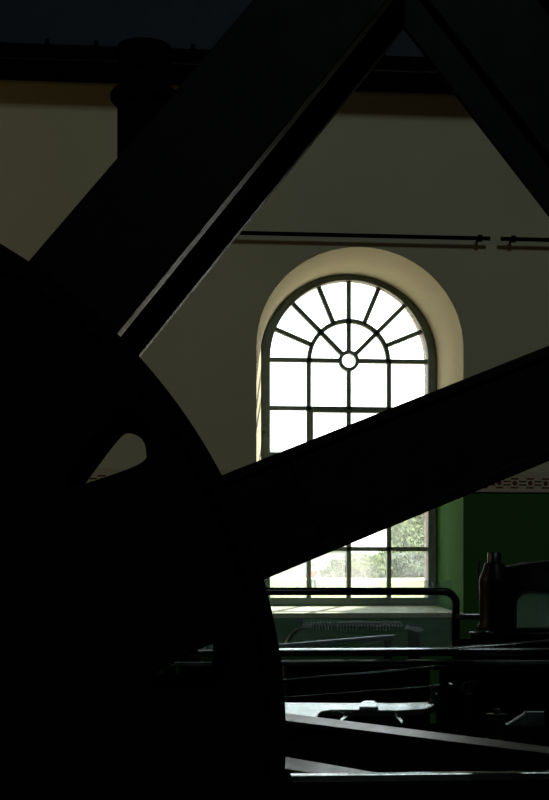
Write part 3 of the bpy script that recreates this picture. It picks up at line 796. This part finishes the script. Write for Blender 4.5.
bush('round_bush', 'grey green bush on the bank seen through the lower right pane', 'bush', 409, 101, 1.9, 1.9, M['leaf2'], 5, 0, 'bushes on the bank')
bush('round_bush', 'bush just left of the bar between the two lower middle panes', 'bush', 341, 102, 1.2, 1.6, M['leaf2'], 6, 0, 'bushes on the bank')
bush('round_bush', 'pale bush on the bank behind the bar left of the lower right pane', 'bush', 391, 105, 1.6, 2.3, M['leaf'], 16, 0, 'bushes on the bank')
bush('round_bush', 'bush at the right edge of the lower right pane beside the brickwork', 'bush', 428, 107, 1.8, 2.3, M['leaf'], 17, 0, 'bushes on the bank')
bush('round_bush', 'bush in the left half of the lower middle pane', 'bush', 355, 108, 1.5, 2.0, M['leaf2'], 18, 0, 'bushes on the bank')
bush('leafy_tree', 'unseen leafy tree added outside right of the window to shade the sill', 'tree', 149 + 5.5 / 14 * F, 14, 1.3, 7.7, M['leaf2'], 21, 4.5, None, 9000)  # added out of view to keep sun off the right of the sill
bush('leafy_tree', 'pale leafy tree behind the bushes in the right pane under the rod', 'tree', 414, 112, 2.7, 6.6, M['leaf'], 9, .8, 'trees beyond the lawn', 4200)
bush('leafy_tree', 'dark tree right of the window outside, mostly hidden by the wall', 'tree', 446, 124, 2.6, 8.0, M['leaf2'], 11, .8, 'trees beyond the lawn', 4200)

hz = thing('clipped_hedge', 'long low pale hedge behind the round bushes on the bank', 'hedge', (W(390, 580, 118).x, 118, gz(118)))
leaves('foliage', [((W(u, 580, 118).x, 118, gz(118) + .45), (1.0, .8, .6)) for u in range(330, 460, 9)], 4200, .22, M['leaf2'], hz, 31)
YBd = 124
x0, x1 = W(200, 560, YBd).x, W(349, 560, YBd).x
zb0, zb1 = gz(YBd), W(330, 549.5, YBd).z
bd = thing('pale_building', 'long pale grey building beyond the lawn behind the person', 'building', ((x0 + x1) / 2, YBd, zb0))
MB().box(x0, x1, YBd, YBd + 7, zb0 - .3, zb1).build('walls', M['render'], bd)
MB().add([(x0 - .3, YBd - .4, zb1), (x1 + .3, YBd - .4, zb1), (x1 + .3, YBd + 7.4, zb1), (x0 - .3, YBd + 7.4, zb1), (x0 - .3, YBd + 3.5, zb1 + 2.0), (x1 + .3, YBd + 3.5, zb1 + 2.0)],
         [(0, 1, 5, 4), (2, 3, 4, 5), (0, 4, 3), (1, 2, 5), (3, 2, 1, 0)]).build('roof', M['slate'], bd)
# unseen dark block added outside left to cut side light on the recess
wg = struct(MB().box(-5.0, -2.3, YW + .18, 13, 0, 7).build('wall_side_block', M['wood_dark']))
# stepped ramp rail left of the person
fn = thing('ramp_railing', 'pale railing beside the path outside, left of the person in red', 'railing', (W(285, 590, 60).x, 60, gz(60)))
for u in (272, 281.5, 297, 305):
    p = W(u, 580, 60); zt = W(u, 575 + max(0, (u - 283)) * .42, 60).z
    MB().tube([(p.x, 60, gz(60) - .05), (p.x, 60, zt)], .04, 8).build('post', M['pale'], fn)
MB().tube([W(262, 575.3, 60), W(283, 575.3, 60), W(306, 585, 60)], .035, 8).build('top_rail', M['pale'], fn)
MB().tube([W(262, 580.5, 60), W(283, 580.5, 60), W(306, 590, 60)], .03, 8).build('lower_rail', M['pale'], fn)

# person
YP = 80
bp = W(313, 590, YP); px_, pz_ = bp.x, gz(YP)
pe = thing('person', 'person in a red top and grey trousers walking outside the window', 'person', (px_, YP, pz_))
def skin_mesh(name, verts, edges, rad, m, parent, root):
    me = bpy.data.meshes.new(name); me.from_pydata([(px_ + v[0], YP + v[1], pz_ + v[2]) for v in verts], edges, [])
    ob = bpy.data.objects.new(name, me); COL.objects.link(ob)
    sk = ob.modifiers.new('skin', 'SKIN')
    for i, sv in enumerate(me.skin_vertices[0].data):
        r = rad[i]; sv.radius = r if isinstance(r, tuple) else (r, r); sv.use_root = (i == root)
    ob.modifiers.new('sub', 'SUBSURF').levels = 2; ob.modifiers['sub'].render_levels = 2
    dg = bpy.context.evaluated_depsgraph_get(); nm = bpy.data.meshes.new_from_object(ob.evaluated_get(dg))
    bpy.data.objects.remove(ob); nm.materials.clear()
    return link(name, nm, m, parent, smooth=False)
V = [(0, 0, .95), (0, 0, 1.15), (0, 0, 1.38), (0, -.01, 1.48), (0, -.03, 1.56), (0, -.04, 1.66),
     (.18, 0, 1.40), (.24, .03, 1.14), (.22, -.06, .90), (.22, -.09, .80),
     (-.18, 0, 1.40), (-.24, -.02, 1.14), (-.22, -.12, .92), (-.22, -.16, .83),
     (.09, 0, .90), (.11, -.10, .50), (.12, .02, .08), (.12, -.12, .04),
     (-.09, 0, .90), (-.11, .08, .50), (-.12, .25, .12), (-.12, .15, .05)]
E = [(0, 1), (1, 2), (2, 3), (3, 4), (4, 5), (2, 6), (6, 7), (7, 8), (8, 9), (2, 10), (10, 11), (11, 12), (12, 13), (0, 14), (14, 15), (15, 16), (16, 17), (0, 18), (18, 19), (19, 20), (20, 21)]
R = [(.15, .10), (.13, .09), (.15, .09), .05, .085, .085, .055, .045, .035, .035, .055, .045, .035, .035, .085, .06, .045, .035, .085, .06, .045, .035]
skin_mesh('body', V, E, R, M['skin'], pe, 0)
sv = [0, 1, 2, 6, 7, 10, 11]; rem = {v: i for i, v in enumerate(sv)}
skin_mesh('shirt', [V[i] for i in sv], [(rem[a], rem[b_]) for a, b_ in E if a in rem and b_ in rem], [(.18, .13), (.16, .12), (.18, .115), .075, .062, .075, .062], M['red'], pe, 0)
sv = [0, 14, 15, 16, 18, 19, 20]; rem = {v: i for i, v in enumerate(sv)}
skin_mesh('trousers', [V[i] for i in sv], [(rem[a], rem[b_]) for a, b_ in E if a in rem and b_ in rem], [(.165, .115), .10, .078, .065, .10, .078, .065], M['jean'], pe, 0)
MB().lathe([(.03, 1.60), (.098, 1.63), (.108, 1.70), (.08, 1.765), (.02, 1.785)], (px_, YP - .015, pz_), 16).build('hair', M['hair'], pe, smooth=True)
for i, (a, s) in enumerate(((17, 1), (21, -1))):
    v = V[a]; MB().box(px_ + v[0] - .045, px_ + v[0] + .045, YP + v[1] - .08, YP + v[1] + .16, pz_, pz_ + .08).build('shoe', M['hair'], pe, .02)

# ------------------------------------------------------------------ light
w = bpy.data.worlds.new('sky'); sc.world = w; w.use_nodes = True
bg = w.node_tree.nodes['Background']; bg.inputs['Color'].default_value = (.93, .98, 1.0, 1); bg.inputs['Strength'].default_value = 4.2
sun = bpy.data.lights.new('sun', 'SUN'); sun.energy = 20.0; sun.angle = math.radians(.6); sun.color = (1, .93, .78)
so = bpy.data.objects.new('sun', sun); COL.objects.link(so)
so.rotation_euler = Vector((.60, 1.0, .95)).to_track_quat('Z', 'Y').to_euler()
def area(name, loc, target, size, power, col):
    l = bpy.data.lights.new(name, 'AREA'); l.shape = 'SQUARE'; l.size = size; l.energy = power; l.color = col
    o = bpy.data.objects.new(name, l); COL.objects.link(o); o.location = loc
    o.rotation_euler = (Vector(loc) - Vector(target)).to_track_quat('Z', 'Y').to_euler(); return o
area('high_hall_window', (2.6, -5.0, 8.2), (1.0, 8.5, 3.2), 1.3, 104, (.82, 1.0, .93))
area('warm_fill', (-4.6, 4.6, 3.4), (1.0, 8.5, 3.2), 1.2, 9, (1.0, .72, .30))  # added warm fill for the shadows on the wall, no fixture seen

vs = sc.view_settings; vs.view_transform = 'Standard'; vs.look = 'None'; vs.exposure = 0; vs.gamma = 1; vs.use_curve_mapping = False
